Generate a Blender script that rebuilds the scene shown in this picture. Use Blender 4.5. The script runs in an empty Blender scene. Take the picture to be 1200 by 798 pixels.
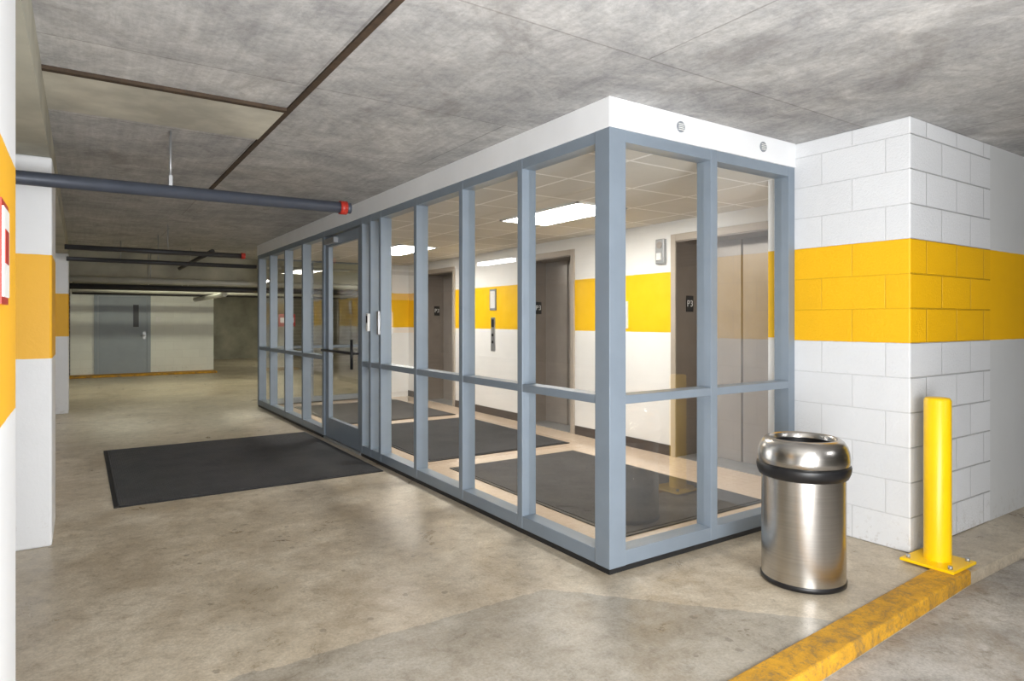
import bpy, bmesh, math
from mathutils import Vector, Matrix
S=bpy.context.scene
S.view_settings.view_transform='Standard'
S.view_settings.look='None'
CEIL=2.54
def lin(c):
    return tuple(((v/255)/12.92 if v/255<=0.04045 else (((v/255)+0.055)/1.055)**2.4) for v in c)+(1,)
# ---------- node helpers
class NT:
    def __init__(s,name):
        s.m=bpy.data.materials.new(name); s.m.use_nodes=True
        s.t=s.m.node_tree; s.n=s.t.nodes; s.b=s.n['Principled BSDF']; s.out=s.n['Material Output']
    def new(s,typ,**kw):
        x=s.n.new(typ)
        for k,v in kw.items(): setattr(x,k,v)
        return x
    def link(s,a,b): s.t.links.new(a,b)
    def pos(s):
        g=s.new('ShaderNodeNewGeometry'); return g.outputs['Position']
    def noise(s,scale,detail=4,rough=.55,vec=None,dist=0):
        x=s.new('ShaderNodeTexNoise'); x.inputs['Scale'].default_value=scale
        x.inputs['Detail'].default_value=detail; x.inputs['Roughness'].default_value=rough
        x.inputs['Distortion'].default_value=dist
        s.link(vec if vec is not None else s.pos(),x.inputs['Vector']); return x.outputs['Fac']
    def ramp(s,fac,stops):
        r=s.new('ShaderNodeValToRGB'); e=r.color_ramp.elements
        while len(e)<len(stops): e.new(.5)
        for i,(p,c) in enumerate(stops):
            e[i].position=p; e[i].color=c if len(c)==4 else lin(c)
        s.link(fac,r.inputs['Fac']); return r.outputs['Color']
    def math(s,op,a,b=None,clamp=False):
        x=s.new('ShaderNodeMath',operation=op); x.use_clamp=clamp
        for i,v in enumerate((a,b)):
            if v is None: continue
            if isinstance(v,(int,float)): x.inputs[i].default_value=v
            else: s.link(v,x.inputs[i])
        return x.outputs[0]
    def mix(s,fac,a,b,blend='MIX'):
        x=s.new('ShaderNodeMix',data_type='RGBA',blend_type=blend)
        for sock,v in ((x.inputs[0],fac),(x.inputs[6],a),(x.inputs[7],b)):
            if isinstance(v,(int,float)): sock.default_value=v
            elif isinstance(v,tuple): sock.default_value=v
            else: s.link(v,sock)
        return x.outputs[2]
    def bump(s,h,strength=.3,dist=.01,prev=None):
        x=s.new('ShaderNodeBump'); x.inputs['Strength'].default_value=strength; x.inputs['Distance'].default_value=dist
        s.link(h,x.inputs['Height'])
        if prev is not None: s.link(prev,x.inputs['Normal'])
        s.link(x.outputs[0],s.b.inputs['Normal']); return x.outputs[0]
    def col(s,c):
        if isinstance(c,tuple): s.b.inputs['Base Color'].default_value=c
        else: s.link(c,s.b.inputs['Base Color'])
    def rough(s,v):
        if isinstance(v,(int,float)): s.b.inputs['Roughness'].default_value=v
        else: s.link(v,s.b.inputs['Roughness'])
    def sep(s):
        x=s.new('ShaderNodeSeparateXYZ'); s.link(s.pos(),x.inputs[0]); return x.outputs
    def comb(s,a,b,c=0.0):
        x=s.new('ShaderNodeCombineXYZ')
        for i,v in enumerate((a,b,c)):
            if isinstance(v,(int,float)): x.inputs[i].default_value=v
            else: s.link(v,x.inputs[i])
        return x.outputs[0]
def simple(name,c,rough=.5,metal=0,var=.06,scale=8,bump=0,emit=None,es=0,spec=None):
    t=NT(name); n=t.noise(scale)
    a=lin(c); lo=tuple(v*(1-var) for v in a[:3])+(1,); hi=tuple(min(1,v*(1+var)) for v in a[:3])+(1,)
    t.col(t.ramp(n,[(.3,lo),(.7,hi)])); t.rough(rough); t.b.inputs['Metallic'].default_value=metal
    if bump: t.bump(t.noise(scale*12),bump,.004)
    if spec is not None: t.b.inputs['Specular IOR Level'].default_value=spec
    if emit:
        t.b.inputs['Emission Color'].default_value=lin(emit); t.b.inputs['Emission Strength'].default_value=es
    return t.m
def painted(name,axis,brick,zlo,zhi,white=(230,232,234),yellow=(252,192,6),bh=.2033,bw=.4,off=0.0,roughness=.5,mortar=.84,scuff=.5,bs=.45):
    t=NT(name); x,y,z=t.sep()
    n=t.noise(1.3,6); n2=t.noise(14,3)
    wl=lin(white); wd=tuple(v*.93 for v in wl[:3])+(1,)
    w=t.ramp(n,[(.3,wd),(.6,wl)])
    yl=lin(yellow); yd=tuple(v*.92 for v in yl[:3])+(1,)
    yy=t.ramp(n,[(.3,yd),(.6,yl)])
    wob=t.math('MULTIPLY',t.math('SUBTRACT',n2,.5),.006)
    zz=t.math('ADD',z,wob)
    m=t.math('MULTIPLY',t.math('GREATER_THAN',zz,zlo),t.math('LESS_THAN',zz,zhi))
    c=t.mix(m,w,yy)
    if scuff:
        low=t.math('MULTIPLY',t.math('SUBTRACT',.25,z,True),t.math('GREATER_THAN',t.noise(22,8,.7),.58))
        c=t.mix(t.math('MULTIPLY',low,scuff*2,True),c,lin((160,150,135)))
    if brick:
        b=t.new('ShaderNodeTexBrick'); h=y if axis=='x' else x
        t.link(t.comb(t.math('ADD',h,off),z),b.inputs['Vector'])
        b.offset=.5; b.inputs['Scale'].default_value=1; b.inputs['Mortar Size'].default_value=.005
        b.inputs['Mortar Smooth'].default_value=.8
        b.inputs['Brick Width'].default_value=bw; b.inputs['Row Height'].default_value=bh
        b.inputs['Color1'].default_value=(1,1,1,1); b.inputs['Color2'].default_value=(.95,.95,.95,1); b.inputs['Mortar'].default_value=(mortar,mortar,mortar,1)
        c=t.mix(1.0,c,b.outputs['Color'],'MULTIPLY')
        hgt=t.math('SUBTRACT',1,b.outputs['Fac'])
        p=t.bump(t.noise(70,4,.7),.8,.005)
        t.bump(hgt,bs,.006,p)
    else:
        t.bump(t.noise(40,4,.6),.25,.004)
    t.col(c); t.rough(roughness)
    return t.m
# ---------- materials
def mk_floor(name,base,dark,light,rough=(.26,.5),drive_tone=False,con=.8):
    t=NT(name); x,y,z=t.sep()
    big=t.noise(.45,8,.62,dist=.7); med=t.noise(2.3,12,.74,dist=.5); fine=t.noise(75,5,.7); mott=t.noise(10,12,.82,dist=.3)
    c=t.ramp(big,[(.34,dark),(.5,base),(.66,light)])
    c2=t.ramp(med,[(.34,dark),(.5,base),(.62,light)])
    c=t.mix(.55,c,c2)
    c=t.mix(con,c,t.ramp(mott,[(.36,(.60,.57,.52,1)),(.47,(.93,.92,.90,1)),(.64,(1.12,1.12,1.12,1))]),'MULTIPLY')
    c=t.mix(1,c,t.ramp(fine,[(.33,(.78,.78,.77,1)),(.62,(1.05,1.05,1.05,1))]),'MULTIPLY')
    st=t.ramp(t.noise(1.1,12,.8,dist=.6),[(.48,(0,0,0,1)),(.68,(1,1,1,1))])
    c=t.mix(t.math('MULTIPLY',st,.5),c,lin((136,114,82)))
    if drive_tone:   # darker, cooler tone on the drive-side bay, jittered edge
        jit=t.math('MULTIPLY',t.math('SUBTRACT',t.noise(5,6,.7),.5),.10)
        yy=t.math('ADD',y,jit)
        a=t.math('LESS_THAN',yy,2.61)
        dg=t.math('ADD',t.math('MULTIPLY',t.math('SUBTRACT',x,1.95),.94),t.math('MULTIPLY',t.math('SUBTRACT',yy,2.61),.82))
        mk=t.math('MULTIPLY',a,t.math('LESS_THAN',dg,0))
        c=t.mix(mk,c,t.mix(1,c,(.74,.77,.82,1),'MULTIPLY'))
    v2=t.new('ShaderNodeTexVoronoi'); v2.inputs['Scale'].default_value=6; t.link(t.pos(),v2.inputs['Vector'])
    dd=t.math('ADD',v2.outputs['Distance'],t.math('MULTIPLY',t.math('SUBTRACT',t.noise(30,5,.7),.5),.3))
    sp2=t.math('MULTIPLY',t.math('LESS_THAN',dd,.09),t.math('GREATER_THAN',t.noise(1.3,3),.48))
    c=t.mix(t.math('MULTIPLY',sp2,.4),c,lin((88,78,66)))
    t.col(c)
    r=t.new('ShaderNodeMapRange'); t.link(med,r.inputs[0]); r.inputs[1].default_value=.35;r.inputs[2].default_value=.65
    r.inputs[3].default_value=rough[0]; r.inputs[4].default_value=rough[1]; t.rough(r.outputs[0])
    t.bump(fine,.15,.003)
    return t.m
M={}
M['floor']=mk_floor('concrete_floor',(202,190,170),(164,150,128),(226,218,202),drive_tone=True)
M['road']=mk_floor('asphalt_concrete',(176,172,166),(116,112,108),(206,202,196),(.6,.8),con=1)
def mk_ceil():
    t=NT('board_formed_concrete'); x,y,z=t.sep()
    n=t.noise(.7,12,.66,dist=1.0); n2=t.noise(3.5,12,.78,dist=.6); n3=t.noise(34,8,.78)
    c=t.ramp(n,[(.36,(152,152,154)),(.5,(180,180,179)),(.62,(208,206,203))])
    c2=t.ramp(n2,[(.36,(142,142,144)),(.5,(180,180,179)),(.62,(212,211,208))]); c=t.mix(.55,c,c2)
    c=t.mix(.7,c,t.ramp(n3,[(.36,(.74,.74,.74,1)),(.58,(1.06,1.06,1.06,1))]),'MULTIPLY')
    b=t.new('ShaderNodeTexBrick'); t.link(t.comb(t.math('ADD',x,.25),t.math('ADD',y,.3)),b.inputs['Vector'])
    b.inputs['Scale'].default_value=1; b.inputs['Brick Width'].default_value=2.4; b.inputs['Row Height'].default_value=1.2
    b.inputs['Mortar Size'].default_value=.005; b.offset=.5
    b.inputs['Color1'].default_value=(1,1,1,1); b.inputs['Color2'].default_value=(.84,.84,.85,1); b.inputs['Mortar'].default_value=(.66,.65,.64,1)
    c=t.mix(1,c,b.outputs['Color'],'MULTIPLY')
    w=t.new('ShaderNodeTexNoise'); w.inputs['Scale'].default_value=1; w.inputs['Detail'].default_value=8; w.inputs['Roughness'].default_value=.65
    t.link(t.comb(t.math('MULTIPLY',x,30),t.math('MULTIPLY',y,1.4)),w.inputs['Vector'])
    c=t.mix(.5,c,t.ramp(w.outputs['Fac'],[(.34,(.74,.74,.74,1)),(.66,(1.08,1.08,1.08,1))]),'MULTIPLY')
    s2=t.ramp(t.noise(1.2,10,.68,dist=1.6),[(.54,(0,0,0,1)),(.66,(1,1,1,1))])
    c=t.mix(t.math('MULTIPLY',s2,.4),c,lin((122,118,114)))
    t.col(c); t.rough(.8); t.bump(n2,.3,.01,t.bump(n3,.4,.004)); return t.m
M['ceil']=mk_ceil()
M['ceil_band']=simple('patched_concrete',(186,183,170),.8,0,.25,3,.3)
M['conc']=simple('raw_concrete',(170,168,154),.85,0,.25,2,.3)
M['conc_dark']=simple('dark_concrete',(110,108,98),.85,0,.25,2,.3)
M['joint']=simple('expansion_joint_filler',(66,52,38),.8,0,.3,20,.3)
M['block_x']=painted('painted_block_side','x',True,1.22,1.83,off=.03,mortar=.82,bs=.4)
M['block_y']=painted('painted_block_front','y',True,1.22,1.83,off=.0,mortar=.72,bs=1)
M['wall_smooth']=painted('painted_concrete_wall','y',False,1.22,1.83,(214,216,216))
M['column']=painted('painted_column','y',False,1.125,1.745,(232,234,236),(246,184,24))
M['farblock']=painted('painted_far_block','y',True,5,6,(240,242,236),mortar=.88,bs=.2)
M['int_wall']=painted('painted_lobby_wall','x',False,1.235,1.835,(244,243,240),(252,200,6),scuff=0)
M['white']=simple('white_drywall',(238,240,242),.5,0,.03,3,.05)
M['frame']=simple('grey_blue_anodised_frame',(130,142,154),.4,.15,.04,6)
M['frame_dk']=simple('black_sill',(30,31,33),.5)
M['rubber']=simple('black_rubber',(26,26,28),.55,0,.1,20)
M['steeldoor']=simple('grey_painted_door',(150,160,170),.45,0,.05,3)
M['bronze']=simple('elevator_brown_metal',(160,153,146),.35,.2,.06,4)
M['bronze_dk']=simple('elevator_jamb_brown',(130,120,111),.4,.2,.06,4)
M['taupe']=simple('elevator_trim_taupe',(182,171,158),.45,.1,.05,4)
M['baseb']=simple('brown_vinyl_base',(76,68,64),.5)
M['pipe']=simple('grey_painted_pipe',(72,78,90),.45,.2,.1,10)
M['pipe_dk']=simple('dark_pipe',(56,56,58),.5,.3)
M['pipe_lt']=simple('pale_conduit',(180,180,172),.45,.2)
M['red']=simple('red_enamel',(170,44,32),.4)
M['galv']=simple('galvanised_rod',(170,172,174),.35,.6)
M['yellow']=simple('yellow_enamel',(252,204,6),.35,0,.05,5)
M['signw']=simple('sign_white',(235,235,232),.4)
M['black']=simple('black_plastic',(22,22,24),.4)
M['ventg']=simple('vent_grey',(140,146,152),.4)
M['troffer']=simple('troffer_lens',(255,250,240),.5,emit=(255,250,243),es=34)
M['strip']=simple('unseen_strip_lens',(255,255,250),.5,emit=(250,251,255),es=26)
M['strip_fill']=simple('added_strip_lens_warm',(255,255,250),.5,emit=(255,252,224),es=52)  # lens glow of added, unseen lamps that brighten the far bay
M['notice']=simple('paper_notice',(225,225,220),.5,0,.05,60)
def mk_steel():
    t=NT('brushed_stainless')
    w=t.new('ShaderNodeTexNoise'); w.inputs['Scale'].default_value=1; w.inputs['Detail'].default_value=5
    tc=t.new('ShaderNodeTexCoord'); sx=t.new('ShaderNodeSeparateXYZ'); t.link(tc.outputs['Object'],sx.inputs[0])
    t.link(t.comb(t.math('MULTIPLY',sx.outputs[0],3),t.math('MULTIPLY',sx.outputs[1],3),t.math('MULTIPLY',sx.outputs[2],420)),w.inputs['Vector'])
    t.col(t.ramp(w.outputs['Fac'],[(.3,(186,182,176)),(.7,(202,198,192))])); t.b.inputs['Metallic'].default_value=1
    t.rough(.27); return t.m
M['steel']=mk_steel()
def mk_mat():
    t=NT('ribbed_carpet_mat'); x,y,z=t.sep()
    n=t.noise(160,3,.7); n2=t.noise(3,8,.7)
    c=t.ramp(n,[(.3,(38,39,41)),(.72,(108,108,110))]); c=t.mix(.4,c,t.ramp(n2,[(.3,(46,47,49)),(.7,(86,85,86))]))
    wv=t.math('SINE',t.math('MULTIPLY',x,420)); t.col(c); t.rough(.9)
    p=t.bump(n,.8,.006); t.bump(wv,.4,.004,p); t.b.inputs['Specular IOR Level'].default_value=.25
    return t.m
M['mat']=mk_mat()
def mk_tile():
    t=NT('lobby_floor_tile'); x,y,z=t.sep()
    b=t.new('ShaderNodeTexBrick'); t.link(t.comb(x,y),b.inputs['Vector']); b.offset=0
    b.inputs['Scale'].default_value=1; b.inputs['Brick Width'].default_value=.305; b.inputs['Row Height'].default_value=.305
    b.inputs['Mortar Size'].default_value=.002
    b.inputs['Color1'].default_value=lin((218,198,176)); b.inputs['Color2'].default_value=lin((210,190,168)); b.inputs['Mortar'].default_value=lin((184,164,140))
    c=t.mix(.5,b.outputs['Color'],t.ramp(t.noise(30,5),[(.3,(204,182,160)),(.7,(226,206,186))])); t.col(c); t.rough(.14); return t.m
M['tile']=mk_tile()
def mk_drop():
    t=NT('acoustic_ceiling_tile'); x,y,z=t.sep()
    b=t.new('ShaderNodeTexBrick'); t.link(t.comb(t.math('ADD',x,.19),t.math('ADD',y,.1)),b.inputs['Vector']); b.offset=0
    b.inputs['Scale'].default_value=1; b.inputs['Brick Width'].default_value=.6; b.inputs['Row Height'].default_value=.6
    b.inputs['Mortar Size'].default_value=.012
    b.inputs['Color1'].default_value=lin((218,215,207)); b.inputs['Color2'].default_value=lin((208,205,197)); b.inputs['Mortar'].default_value=lin((252,250,247))
    t.col(b.outputs['Color']); t.rough(.8); t.bump(t.noise(90,3),.3,.003); return t.m
M['drop']=mk_drop()
def mk_curb():
    t=NT('worn_yellow_curb_paint'); n=t.noise(7,10,.78,dist=.5); n2=t.noise(40,4,.7)
    c=t.ramp(n,[(.36,(132,106,64)),(.47,(192,142,36)),(.6,(216,160,38))])
    c=t.mix(t.math('MULTIPLY',t.math('GREATER_THAN',n2,.56),.45),c,lin((124,104,72))); t.col(c); t.rough(.7); t.bump(n2,.6,.008); return t.m
M['curb']=mk_curb()
def mk_glass():
    t=NT('clear_window_glass'); t.n.remove(t.b)
    lw=t.new('ShaderNodeLayerWeight'); lw.inputs['Blend'].default_value=.5
    f=t.math('POWER',lw.outputs['Facing'],5); f=t.math('ADD',t.math('MULTIPLY',f,.87),.13,True)
    tr=t.new('ShaderNodeBsdfTransparent'); tr.inputs[0].default_value=(.96,.97,.965,1)
    gl=t.new('ShaderNodeBsdfGlossy'); gl.inputs['Roughness'].default_value=0.0; gl.inputs[0].default_value=(1,1,1,1)
    mx=t.new('ShaderNodeMixShader'); t.link(f,mx.inputs[0]); t.link(tr.outputs[0],mx.inputs[1]); t.link(gl.outputs[0],mx.inputs[2])
    t.link(mx.outputs[0],t.out.inputs[0]); return t.m
M['glass']=mk_glass()
# ---------- mesh helpers
def add(name,me,mat,parent=None):
    o=bpy.data.objects.new(name,me); S.collection.objects.link(o)
    if mat is not None:
        for m in (mat if isinstance(mat,list) else [mat]): me.materials.append(m)
    if parent: o.parent=parent
    return o
def empty(name,loc=(0,0,0)):
    o=bpy.data.objects.new(name,None); o.location=loc; o.empty_display_size=.1; S.collection.objects.link(o); return o
def boxes(name,L,mat,parent=None,bevel=0,origin=(0,0,0)):
    bm=bmesh.new()
    for b in L:
        x0,x1,y0,y1,z0,z1=b[:6]
        r=bmesh.ops.create_cube(bm,size=1)
        for v in r['verts']:
            v.co=Vector(((x0+x1)/2+v.co.x*(x1-x0),(y0+y1)/2+v.co.y*(y1-y0),(z0+z1)/2+v.co.z*(z1-z0)))
        if len(b)>6:
            for f in set(f for v in r['verts'] for f in v.link_faces): f.material_index=b[6]
    me=bpy.data.meshes.new(name); bm.to_mesh(me); bm.free()
    o=add(name,me,mat,parent)
    if bevel:
        m=o.modifiers.new('bevel','BEVEL'); m.width=bevel; m.segments=2; m.limit_method='ANGLE'
    return o
def box(name,x0,x1,y0,y1,z0,z1,mat,parent=None,bevel=0): return boxes(name,[(x0,x1,y0,y1,z0,z1)],mat,parent,bevel)
def cyl(name,p,q,r,mat,parent=None,seg=24):
    p=Vector(p);q=Vector(q);d=q-p
    bm=bmesh.new(); bmesh.ops.create_cone(bm,cap_ends=True,segments=seg,radius1=r,radius2=r,depth=d.length)
    bm.transform(Matrix.Translation((p+q)/2)@d.to_track_quat('Z','Y').to_matrix().to_4x4())
    for f in bm.faces: f.smooth=len(f.verts)==4
    me=bpy.data.meshes.new(name); bm.to_mesh(me); bm.free(); return add(name,me,mat,parent)
def lathe(name,prof,mat,parent=None,c=(0,0),seg=96,closed=True):
    bm=bmesh.new(); rings=[]
    for r,z in prof:
        rings.append([bm.verts.new((r*math.cos(2*math.pi*i/seg),r*math.sin(2*math.pi*i/seg),z)) for i in range(seg)])
    for a,b in zip(rings,rings[1:]):
        for i in range(seg):
            f=bm.faces.new((a[i],a[(i+1)%seg],b[(i+1)%seg],b[i])); f.smooth=True
    bmesh.ops.recalc_face_normals(bm,faces=bm.faces)
    me=bpy.data.meshes.new(name); bm.to_mesh(me); bm.free(); o=add(name,me,mat,parent); o.location=(c[0],c[1],0); return o
def prism(name,pts,z0,z1,mat,parent=None,bevel=0):
    bm=bmesh.new(); a=[bm.verts.new((x,y,z0)) for x,y in pts]; b=[bm.verts.new((x,y,z1)) for x,y in pts]
    bm.faces.new(a[::-1]); bm.faces.new(b); n=len(pts)
    for i in range(n): bm.faces.new((a[i],a[(i+1)%n],b[(i+1)%n],b[i]))
    bmesh.ops.recalc_face_normals(bm,faces=bm.faces)
    me=bpy.data.meshes.new(name); bm.to_mesh(me); bm.free(); o=add(name,me,mat,parent)
    if bevel:
        m=o.modifiers.new('bevel','BEVEL'); m.width=bevel; m.segments=3
    return o
def quad(name,pts,mat,parent=None):
    me=bpy.data.meshes.new(name); me.from_pydata(pts,[],[tuple(range(len(pts)))]); return add(name,me,mat,parent)
def tag(name,body,size,loc,rot,mat,parent):
    cu=bpy.data.curves.new(name,'FONT'); cu.body=body; cu.size=size; cu.extrude=.0008; cu.align_x='CENTER'; cu.align_y='CENTER'
    o=bpy.data.objects.new(name,cu); S.collection.objects.link(o); o.location=loc; o.rotation_euler=rot; cu.materials.append(mat); o.parent=parent; return o

# ---------- room shell
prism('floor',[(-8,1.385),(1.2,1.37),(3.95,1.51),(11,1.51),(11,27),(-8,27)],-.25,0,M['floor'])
prism('floor_driveway',[(-8,-6),(11,-6),(11,1.509),(3.95,1.509),(1.2,1.369),(-8,1.384)],-.25,-.065,M['road'])
box('ceiling',-8,11,-6,27,CEIL,CEIL+.2,M['ceil'])
boxes('ceiling_beam_left',[(-.8,-.15,-6,27,2.33,CEIL)],M['conc'])
boxes('ceiling_beam_far',[(-.15,11,13.2,13.8,2.12,CEIL)],M['conc'])
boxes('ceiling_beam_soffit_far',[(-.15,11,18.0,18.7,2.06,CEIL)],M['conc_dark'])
boxes('ceiling_trim_joint',[(.96,.992,1.6,6.6,CEIL-.012,CEIL+.01),(-.15,.96,3.70,3.74,CEIL-.018,CEIL+.01)],M['joint'])
boxes('ceiling_patch_band',[(-.15,.96,3.74,4.41,CEIL-.012,CEIL+.01)],M['ceil_band'])
box('wall_far',-.2,2.95,18.7,18.9,0,CEIL,M['farblock'])
box('wall_back_far',-8,11,24.6,24.8,0,CEIL,M['conc'])
box('wall_left',-8.2,-8,-6,27,-.1,CEIL,M['conc'])
box('wall_rear',-8,11,-6.2,-6,-.1,CEIL,M['conc'])
box('wall_far_right',11,11.2,-6,27,-.1,CEIL,M['conc'])
def facebox(name,x0,x1,y0,y1,z0,z1,mx,my):
    o=boxes(name,[(x0,x1,y0,y1,z0,z1)],[mx,my])
    for p in o.data.polygons: p.material_index=0 if abs(p.normal.x)>.5 else 1
    return o
o=facebox('wall_right_block',4.0,5.11,1.83,2.70,0,CEIL,M['block_x'],M['block_y'])
m=o.modifiers.new('bevel','BEVEL'); m.width=.008; m.segments=2
box('wall_right_smooth',5.11,11,1.835,2.70,0,CEIL,M['wall_smooth'])
def column(name,x0,x1,y0,y1,z0=0,z1=2.33,mat=None):
    o=boxes(name,[(x0,x1,y0,y1,z0,z1)],mat or M['column'],bevel=.012); return o
column('concrete_column',-.75,-.14,1.45,2.13,0,2.33,M['column'])
column('concrete_column',-.75,-.14,4.75,5.4)
column('concrete_column',-.75,-.14,11.4,12.0)
column('concrete_column',-.75,-.14,-3.4,-2.8,-.065)
def par(o,e):
    o.parent=e; o.matrix_parent_inverse=Matrix.Translation(-Vector(e.location)); return o
sg=empty('wall_sign',(-.14,1.73,1.49))
par(box('backplate',-.14,-.132,1.655,1.805,1.385,1.60,M['red']),sg); par(box('face',-.133,-.129,1.668,1.792,1.40,1.585,M['signw']),sg); par(box('red_symbol',-.130,-.128,1.69,1.77,1.47,1.54,M['red']),sg)
# far door wall
d=empty('door_2')
boxes('frame',[(.28,.36,18.64,18.72,0,2.02),(1.40,1.48,18.64,18.72,0,2.02),(.36,1.40,18.64,18.72,1.96,2.02)],M['steeldoor'],d)
box('leaf',.365,1.395,18.66,18.70,.01,1.955,M['steeldoor'],d)
box('vision_glass',1.10,1.22,18.65,18.665,1.2,1.75,M['black'],d)
cyl('handle',(1.26,18.62,.98),(1.36,18.62,.98),.014,M['galv'],d); box('handle_plate',1.31,1.37,18.645,18.66,.9,1.08,M['galv'],d)
box('trim_far_yellow',-.3,2.96,18.2,18.7,0,.05,M['curb'],None,.01)
box('wall_sign',1.6,1.72,18.68,18.7,1.3,1.45,M['signw'])
g=empty('roll_gate')
boxes('slats',[(-2.5,-.2,18.7,18.73,.03+i*.1,.12+i*.1) for i in range(20)],M['black'],g)
# ---------- glass vestibule
V=empty('glass_vestibule')
X=2.33; Y=2.556; XE=4.0; YE=10.72; FT=2.38
D=.11
fr=[]
fr.append((X,X+.118,Y,Y+.118,.03,FT))
def vx(y,w=.055,z0=.03,z1=FT): fr.append((X+.002,X+D,y-w/2,y+w/2,z0,z1))
ys=[3.40,4.17,4.95,5.72,5.97]
for y in ys: vx(y)
vx(6.20,.06); vx(7.42,.07)
for y in (8.26,9.10,9.94): vx(y)
fr.append((X,X+D,YE-.1,YE,.03,FT))
def hx(y0,y1,z0,z1): fr.append((X+.004,X+D-.004,y0,y1,z0,z1))
hx(Y+.1,6.2,.90,.948); hx(7.42,YE-.05,.90,.948)
hx(Y+.1,6.2,.03,.11); hx(7.42,YE-.05,.03,.11)
hx(Y+.1,YE-.05,FT-.065,FT)
def vy(x0,x1): fr.append((x0,x1,Y+.002,Y+D,.03,FT))
vy(3.145,3.205); vy(3.93,XE)
for z0,z1 in ((.90,.948),(.03,.11),(FT-.065,FT)): fr.append((X+.1,XE-.02,Y+.004,Y+D-.004,z0,z1))
for xx in (3.15,4.05): fr.append((xx-.03,xx+.03,YE-D,YE-.002,.03,FT))
for z0,z1 in ((.90,.948),(.03,.11),(FT-.065,FT)): fr.append((X+.1,4.08,YE-D+.004,YE-.004,z0,z1))
boxes('frame',fr,M['frame'],V,.003)
boxes('base_sill',[(X+.006,X+.1,Y+.01,6.2,0,.03),(X+.006,X+.1,7.42,YE-.01,0,.03),(X+.01,XE,Y+.008,Y+.1,0,.03),(X+.1,4.08,YE-.1,YE-.01,0,.03)],M['frame_dk'],V)
pn=0
gx=X+.055
def paneX(y0,y1):
    global pn
    for z0,z1 in ((.10,.91),(.94,FT-.055)):
        pn+=1; quad('window_%d'%pn,[(gx,y0,z0),(gx,y1,z0),(gx,y1,z1),(gx,y0,z1)],M['glass'],V)
def paneY(x0,x1,y):
    global pn
    for z0,z1 in ((.10,.91),(.94,FT-.055)):
        pn+=1; quad('window_%d'%pn,[(x0,y,z0),(x1,y,z0),(x1,y,z1),(x0,y,z1)],M['glass'],V)
yl=[Y+.1,3.40,4.17,4.95,5.72,5.97,6.20]
for a,b in zip(yl,yl[1:]): paneX(a,b)
yl=[7.42,8.26,9.10,9.94,YE-.08]
for a,b in zip(yl,yl[1:]): paneX(a,b)
paneY(X+.1,3.175,Y+.055); paneY(3.175,3.96,Y+.055)
paneY(X+.1,3.15,YE-.055); paneY(3.15,4.05,YE-.055)
boxes('fascia',[(X-.006,X+.13,Y-.006,YE+.01,FT,CEIL),(X+.13,XE,Y-.006,Y+.13,FT,CEIL),(X+.13,4.9,YE-.12,YE+.01,FT,CEIL)],M['white'],V,.003)
for i,xx in enumerate((2.87,3.64)):
    cyl('round_vent_%d'%i,(xx,Y-.012,2.465),(xx,Y-.006,2.465),.032,M['ventg'],V)
    boxes('vent_louvres_%d'%i,[(xx-.022,xx+.022,Y-.015,Y-.011,2.446+j*.011,2.450+j*.011) for j in range(4)],M['signw'],V)
DR=empty('door_1')
boxes('leaf_frame',[(X+.02,X+.07,6.24,6.34,.03,2.30),(X+.02,X+.07,7.27,7.375,.03,2.30),(X+.02,X+.07,6.34,7.27,.03,.25),(X+.02,X+.07,6.34,7.27,2.19,2.30)],M['frame'],DR,.003)
quad('door_glass',[(X+.045,6.33,.24),(X+.045,7.28,.24),(X+.045,7.28,2.2),(X+.045,6.33,2.2)],M['glass'],DR)
cyl('push_bar',(X-.05,6.30,1.02),(X-.05,7.30,1.02),.014,M['black'],DR)
cyl('bar_bracket_1',(X-.05,6.32,1.02),(X+.03,6.32,1.02),.012,M['black'],DR); cyl('bar_bracket_2',(X-.05,7.29,1.02),(X+.03,7.29,1.02),.012,M['black'],DR)
cyl('pull_handle',(X-.06,6.30,.86),(X-.06,6.30,1.16),.014,M['black'],DR)
box('closer',X-.03,X+.02,6.95,7.28,2.21,2.27,M['galv'],DR)
box('threshold',X-.0,X+.1,6.23,7.39,0,.025,M['galv'],DR)
cr=empty('card_reader'); box('reader_body',X-.025,X+.002,5.955,6.0,1.25,1.42,M['signw'],cr,.004); box('reader_face',X-.028,X-.024,5.962,5.993,1.33,1.40,M['black'],cr)
box('intercom_plate',X-.02,X+.002,5.70,5.745,1.22,1.44,M['galv'],None,.003)
# lobby interior
box('floor_lobby',X+.1,5.3,Y+.1,YE-.1,0,.012,M['tile'])
box('ceiling_lobby',X+.11,5.35,Y+.11,YE-.11,2.335,2.36,M['drop'])
W=4.87; OP=[(3.30,4.41),(5.97,6.97),(8.90,9.90)]; OT=2.17
seg=[];y=Y+.1
for a,b in OP: seg.append((W,5.3,y,a,0,2.34)); seg.append((W,5.3,a,b,OT,2.34)); y=b
seg.append((W,5.3,y,YE,0,2.34))
boxes('wall_lobby_right',seg,M['int_wall'])
facebox('wall_lobby_near',XE+.0,4.87,2.70,2.76,0,2.34,M['int_wall'],M['int_wall'])
box('wall_lobby_far',4.08,4.87,YE-.11,YE,0,2.34,M['int_wall'])
box('wall_shaft_back',5.3,5.5,2.70,YE+.1,0,CEIL,M['conc_dark'])
boxes('baseboard_lobby',[(W-.012,W,a,b,.012,.115) for a,b in ((2.76,3.26),(4.45,5.93),(7.01,8.86),(9.94,YE-.11))],M['baseb'])
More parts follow.
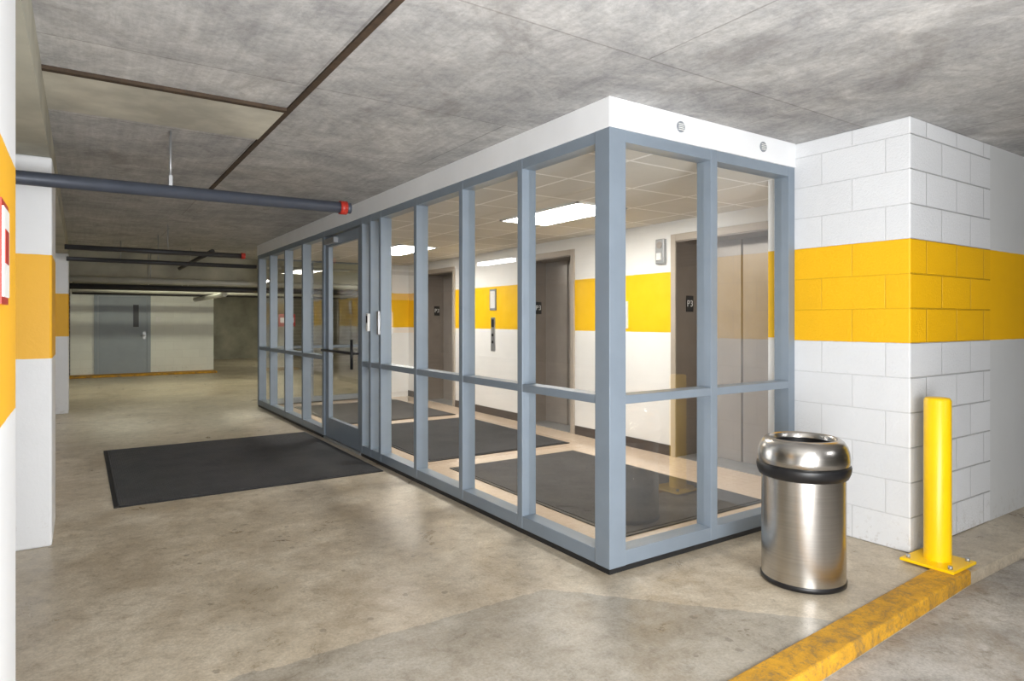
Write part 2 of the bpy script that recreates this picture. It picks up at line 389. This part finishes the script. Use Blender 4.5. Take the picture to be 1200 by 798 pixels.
for a,b in OP:
    e=empty('elevator_door')
    boxes('jamb',[(W-.012,5.22,b-.04,b+.0,.012,OT),(W-.012,5.22,a,a+.04,.012,OT),(W-.012,5.22,a+.04,b-.04,OT-.05,OT)],M['bronze_dk'],e,.003)
    boxes('casing',[(W-.022,W+.01,b-.035,b+.025,.012,OT+.03),(W-.022,W+.01,a-.025,a+.035,.012,OT+.03),(W-.022,W+.01,a+.035,b-.035,OT-.035,OT+.03)],M['taupe'],e,.003)
    mid=(a+b)/2
    box('door_panel_near',5.19,5.22,a+.04,mid-.003,.02,OT-.05,M['bronze'],e,.002); box('door_panel_far',5.175,5.205,mid+.003,b-.04,.02,OT-.05,M['bronze'],e,.002)
    box('sill',W,5.22,a+.04,b-.04,.012,.018,M['galv'],e)
    box('floor_plate',5.0,5.10,b-.046,b-.04,1.44,1.60,M['black'],e)
    tag('floor_label','P3',.09,(5.05,b-.047,1.52),(math.pi/2,0,0),M['signw'],e)
cp=empty('call_button_panel'); box('plate',W-.012,W,7.71,7.81,.92,1.40,M['galv'],cp,.002)
for i,z in enumerate((1.05,1.15)): cyl('button_%d'%i,(W-.02,7.76,z),(W-.01,7.76,z),.02,M['black'],cp)
box('screen',W-.015,W-.01,7.73,7.79,1.26,1.37,M['black'],cp)
nt=empty('framed_notice'); box('frame_edge',W-.015,W,7.68,7.84,1.50,1.80,M['ventg'],nt); box('paper',W-.017,W-.014,7.70,7.82,1.53,1.77,M['notice'],nt)
ls=empty('fire_alarm_speaker'); box('housing',W-.04,W,4.51,4.62,1.92,2.17,M['galv'],ls,.006); cyl('speaker',(W-.046,4.565,2.11),(W-.038,4.565,2.11),.035,M['bronze'],ls); box('strobe',W-.055,W-.038,4.535,4.595,1.96,2.03,M['signw'],ls)
box('wall_switch_plate',W-.01,W,5.05,5.12,1.27,1.56,M['notice'])
es=empty('red_sign'); box('panel',2.62,2.88,YE-.13,YE-.115,1.26,1.46,M['red'],es); box('label',2.645,2.855,YE-.134,YE-.129,1.32,1.40,M['signw'],es)  # red plate with white label, kind of sign not known
for k,(x0,x1,y0,y1) in enumerate(((3.4,3.96,4.12,5.30),(3.4,3.96,7.70,8.90))):
    e=empty('ceiling_troffer_light'); box('lens',x0+.02,x1-.02,y0+.02,y1-.02,2.322,2.33,M['troffer'],e)
    boxes('trim',[(x0,x0+.02,y0,y1,2.32,2.336),(x1-.02,x1,y0,y1,2.32,2.336),(x0,x1,y0,y0+.02,2.32,2.336),(x0,x1,y1-.02,y1,2.32,2.336)],M['signw'],e)
def mat(name,x0,x1,y0,y1,z):
    e=empty(name); box('carpet',x0+.03,x1-.03,y0+.03,y1-.03,z,z+.012,M['mat'],e)
    boxes('rubber_edge',[(x0,x0+.03,y0,y1,z,z+.008),(x1-.03,x1,y0,y1,z,z+.008),(x0+.03,x1-.03,y0,y0+.03,z,z+.008),(x0+.03,x1-.03,y1-.03,y1,z,z+.008)],M['rubber'],e,.003)
mat('floor_mat',.20,2.26,5.45,7.9,0)
mat('floor_mat',2.78,4.22,2.93,5.18,.012); mat('floor_mat',2.75,4.45,5.52,7.8,.012); mat('floor_mat',2.75,4.45,8.1,10.2,.012)
# ---------- pipes
CT=CEIL-.001
P=empty('sprinkler_pipe')
cyl('main_pipe',(-3,4.55,2.14),(1.57,4.55,2.165),.040,M['pipe'],P)
cyl('coupling',(1.55,4.55,2.165),(1.60,4.55,2.165),.048,M['red'],P); cyl('end_cap',(1.60,4.55,2.165),(1.63,4.55,2.165),.038,M['pipe'],P)
cyl('riser',(1.575,4.55,2.165),(1.575,4.55,2.24),.014,M['galv'],P)
cyl('hanger_rod',(.47,4.55,2.19),(.47,4.55,CT),.007,M['galv'],P); lathe('hanger_ring',[(.046,-.014),(.052,-.014),(.052,.014),(.046,.014),(.046,-.014)],M['galv'],P,seg=32)
r=P.children[-1]; r.location=(.47,4.55,2.155); r.rotation_euler=(0,math.pi/2,0)
boxes('hanger_clamp',[(.46,.48,4.535,4.565,2.18,2.26)],M['galv'],P)
P2=empty('overhead_pipes')
cyl('pipe_a',(-.15,9.0,2.20),(1.75,9.0,2.20),.03,M['pipe_dk'],P2); cyl('pipe_a_tip',(1.75,9,2.2),(1.8,9,2.2),.04,M['red'],P2)
cyl('pipe_b',(-.15,10.2,2.16),(2.2,10.2,2.16),.03,M['pipe_dk'],P2)
cyl('pipe_c',(-.15,12.6,2.03),(6,12.6,2.03),.05,M['pipe_lt'],P2)
cyl('pipe_d',(-.15,13.0,1.93),(6,13.0,1.93),.05,M['pipe_dk'],P2)
cyl('pipe_e',(-.15,16,2.0),(6,16,2.0),.06,M['pipe_lt'],P2)
cyl('pipe_f',(-.15,17,1.98),(6,17,1.98),.05,M['pipe_dk'],P2)
cyl('pipe_g',(2.4,13.9,1.88),(2.4,17.9,1.88),.05,M['pipe_lt'],P2)
cyl('pipe_h',(-.15,11.2,2.24),(4,11.2,2.24),.025,M['pipe_lt'],P2)
cyl('pipe_i',(1.5,9.6,2.30),(1.5,13.1,2.30),.03,M['pipe_dk'],P2)
for i,(x,y,z) in enumerate(((.9,9,2.2),(.9,10.2,2.16),(1.0,12.6,2.03),(1.0,13.0,1.93),(2,16,2.0),(2,17,1.98),(.5,11.2,2.24),(1.5,11.7,2.3))):
    cyl('drop_rod_%d'%i,(x,y,z),(x,y,CT),.006,M['galv'],P2,8)
# ---------- bollard
B=empty('bollard')
bx,by=3.965,1.672
o=lathe('post',[(0.0,.925),(.045,.925),(.058,.922),(.066,.910),(.067,.018)],M['yellow'],B,(bx,by),48)
boxes('base_plate',[(bx-.15,bx+.13,by-.14,by+.13,.012,.028)],M['yellow'],B,.003)
for i,(dx,dy) in enumerate(((-.115,-.11),(.095,-.11),(-.115,.1),(.095,.1))): cyl('anchor_bolt_%d'%i,(bx+dx,by+dy,.026),(bx+dx,by+dy,.045),.012,M['galv'],B,6)
A=Vector((1.2,1.365));Bp=Vector((3.97,1.508)); n=Vector((-(Bp-A).y,(Bp-A).x)).normalized()*.15
prism('yellow_curb',[A[:],Bp[:],(Bp+n)[:],(A+n)[:]],-.065,.014,M['curb'],None,.012)
# ---------- trash can
T=empty('trash_can')
c=(3.144,1.964)
lathe('base_ring',[(0,.0),(.196,.0),(.207,.006),(.208,.024),(.203,.03)],M['black'],T,c)
lathe('body',[(.2035,.028),(.2035,.56)],M['steel'],T,c)
lathe('collar',[(.204,.545),(.216,.550),(.226,.575),(.229,.600),(.226,.610),(.2,.612)],M['black'],T,c)
lathe('domed_lid',[(.216,.611),(.223,.618),(.224,.640),(.220,.675),(.211,.705),(.196,.728),(.177,.742),(.165,.744),(.157,.736),(.154,.70)],M['steel'],T,c)
lathe('liner',[(.154,.715),(.152,.45),(0.0,.40)],M['black'],T,c)
# ---------- lights : unseen strip lights, mostly added fill
def strip(x,y,along='x',drop=0,mat='strip',L=1.2):
    f=empty('unseen_strip_light'); h=L/2; c0=CEIL-.002-drop
    if along=='x': box('housing',x-h,x+h,y-.07,y+.07,c0-.05,c0,M['signw'],f); box('lens',x-h+.02,x+h-.02,y-.06,y+.06,c0-.11,c0-.05,M[mat],f)
    else: box('housing',x-.07,x+.07,y-h,y+h,c0-.05,c0,M['signw'],f); box('lens',x-.06,x+.06,y-h+.02,y+h-.02,c0-.11,c0-.05,M[mat],f)
    if drop:
        for s in (-.45,.45):
            p=(x+s,y) if along=='x' else (x,y+s)
            cyl('stem',(p[0],p[1],c0),(p[0],p[1],CT),.006,M['galv'],f,8)
for a in ((1.0,-.9,'x'),(4.2,-1.6,'x'),(-1.7,6.4,'y',.55),(-1.75,10.3,'y',0),(.8,14.6,'x',0,'strip_fill'),(2.8,14.6,'x',0,'strip_fill'),(6.2,12,'y',.3,'strip_fill'),(5.5,21.5,'y',0,'strip_fill')): strip(*a)  # added hidden fill, except the undropped left strip known from its glass reflection
def area(name,loc,target,size,power,col=(1,1,1)):
    l=bpy.data.lights.new(name,'AREA'); l.size=size; l.energy=power; l.color=col
    o=bpy.data.objects.new(name,l); S.collection.objects.link(o); o.location=loc
    o.rotation_euler=(Vector(target)-Vector(loc)).to_track_quat('-Z','Y').to_euler(); return o
area('photographer_flash',(-.1,-2.4,1.7),(1.8,4.5,1.5),1.4,120,(.98,.985,1))
area('photographer_bounce',(.9,-.3,.8),(1.4,2.9,2.5),1.6,160,(.98,.985,1))
w=bpy.data.worlds.new('garage_world'); S.world=w; w.use_nodes=True; w.node_tree.nodes['Background'].inputs[0].default_value=(.8,.85,.9,1); w.node_tree.nodes['Background'].inputs[1].default_value=.3
# ---------- camera
cd=bpy.data.cameras.new('camera'); cam=bpy.data.objects.new('camera',cd); S.collection.objects.link(cam)
cd.sensor_width=36; cd.lens=757*36/1200; cd.shift_y=-23/1200; cd.clip_start=.02
cam.location=(0,0,1.35); cam.rotation_euler=(math.pi/2,0,-math.radians(33.76)); S.camera=cam
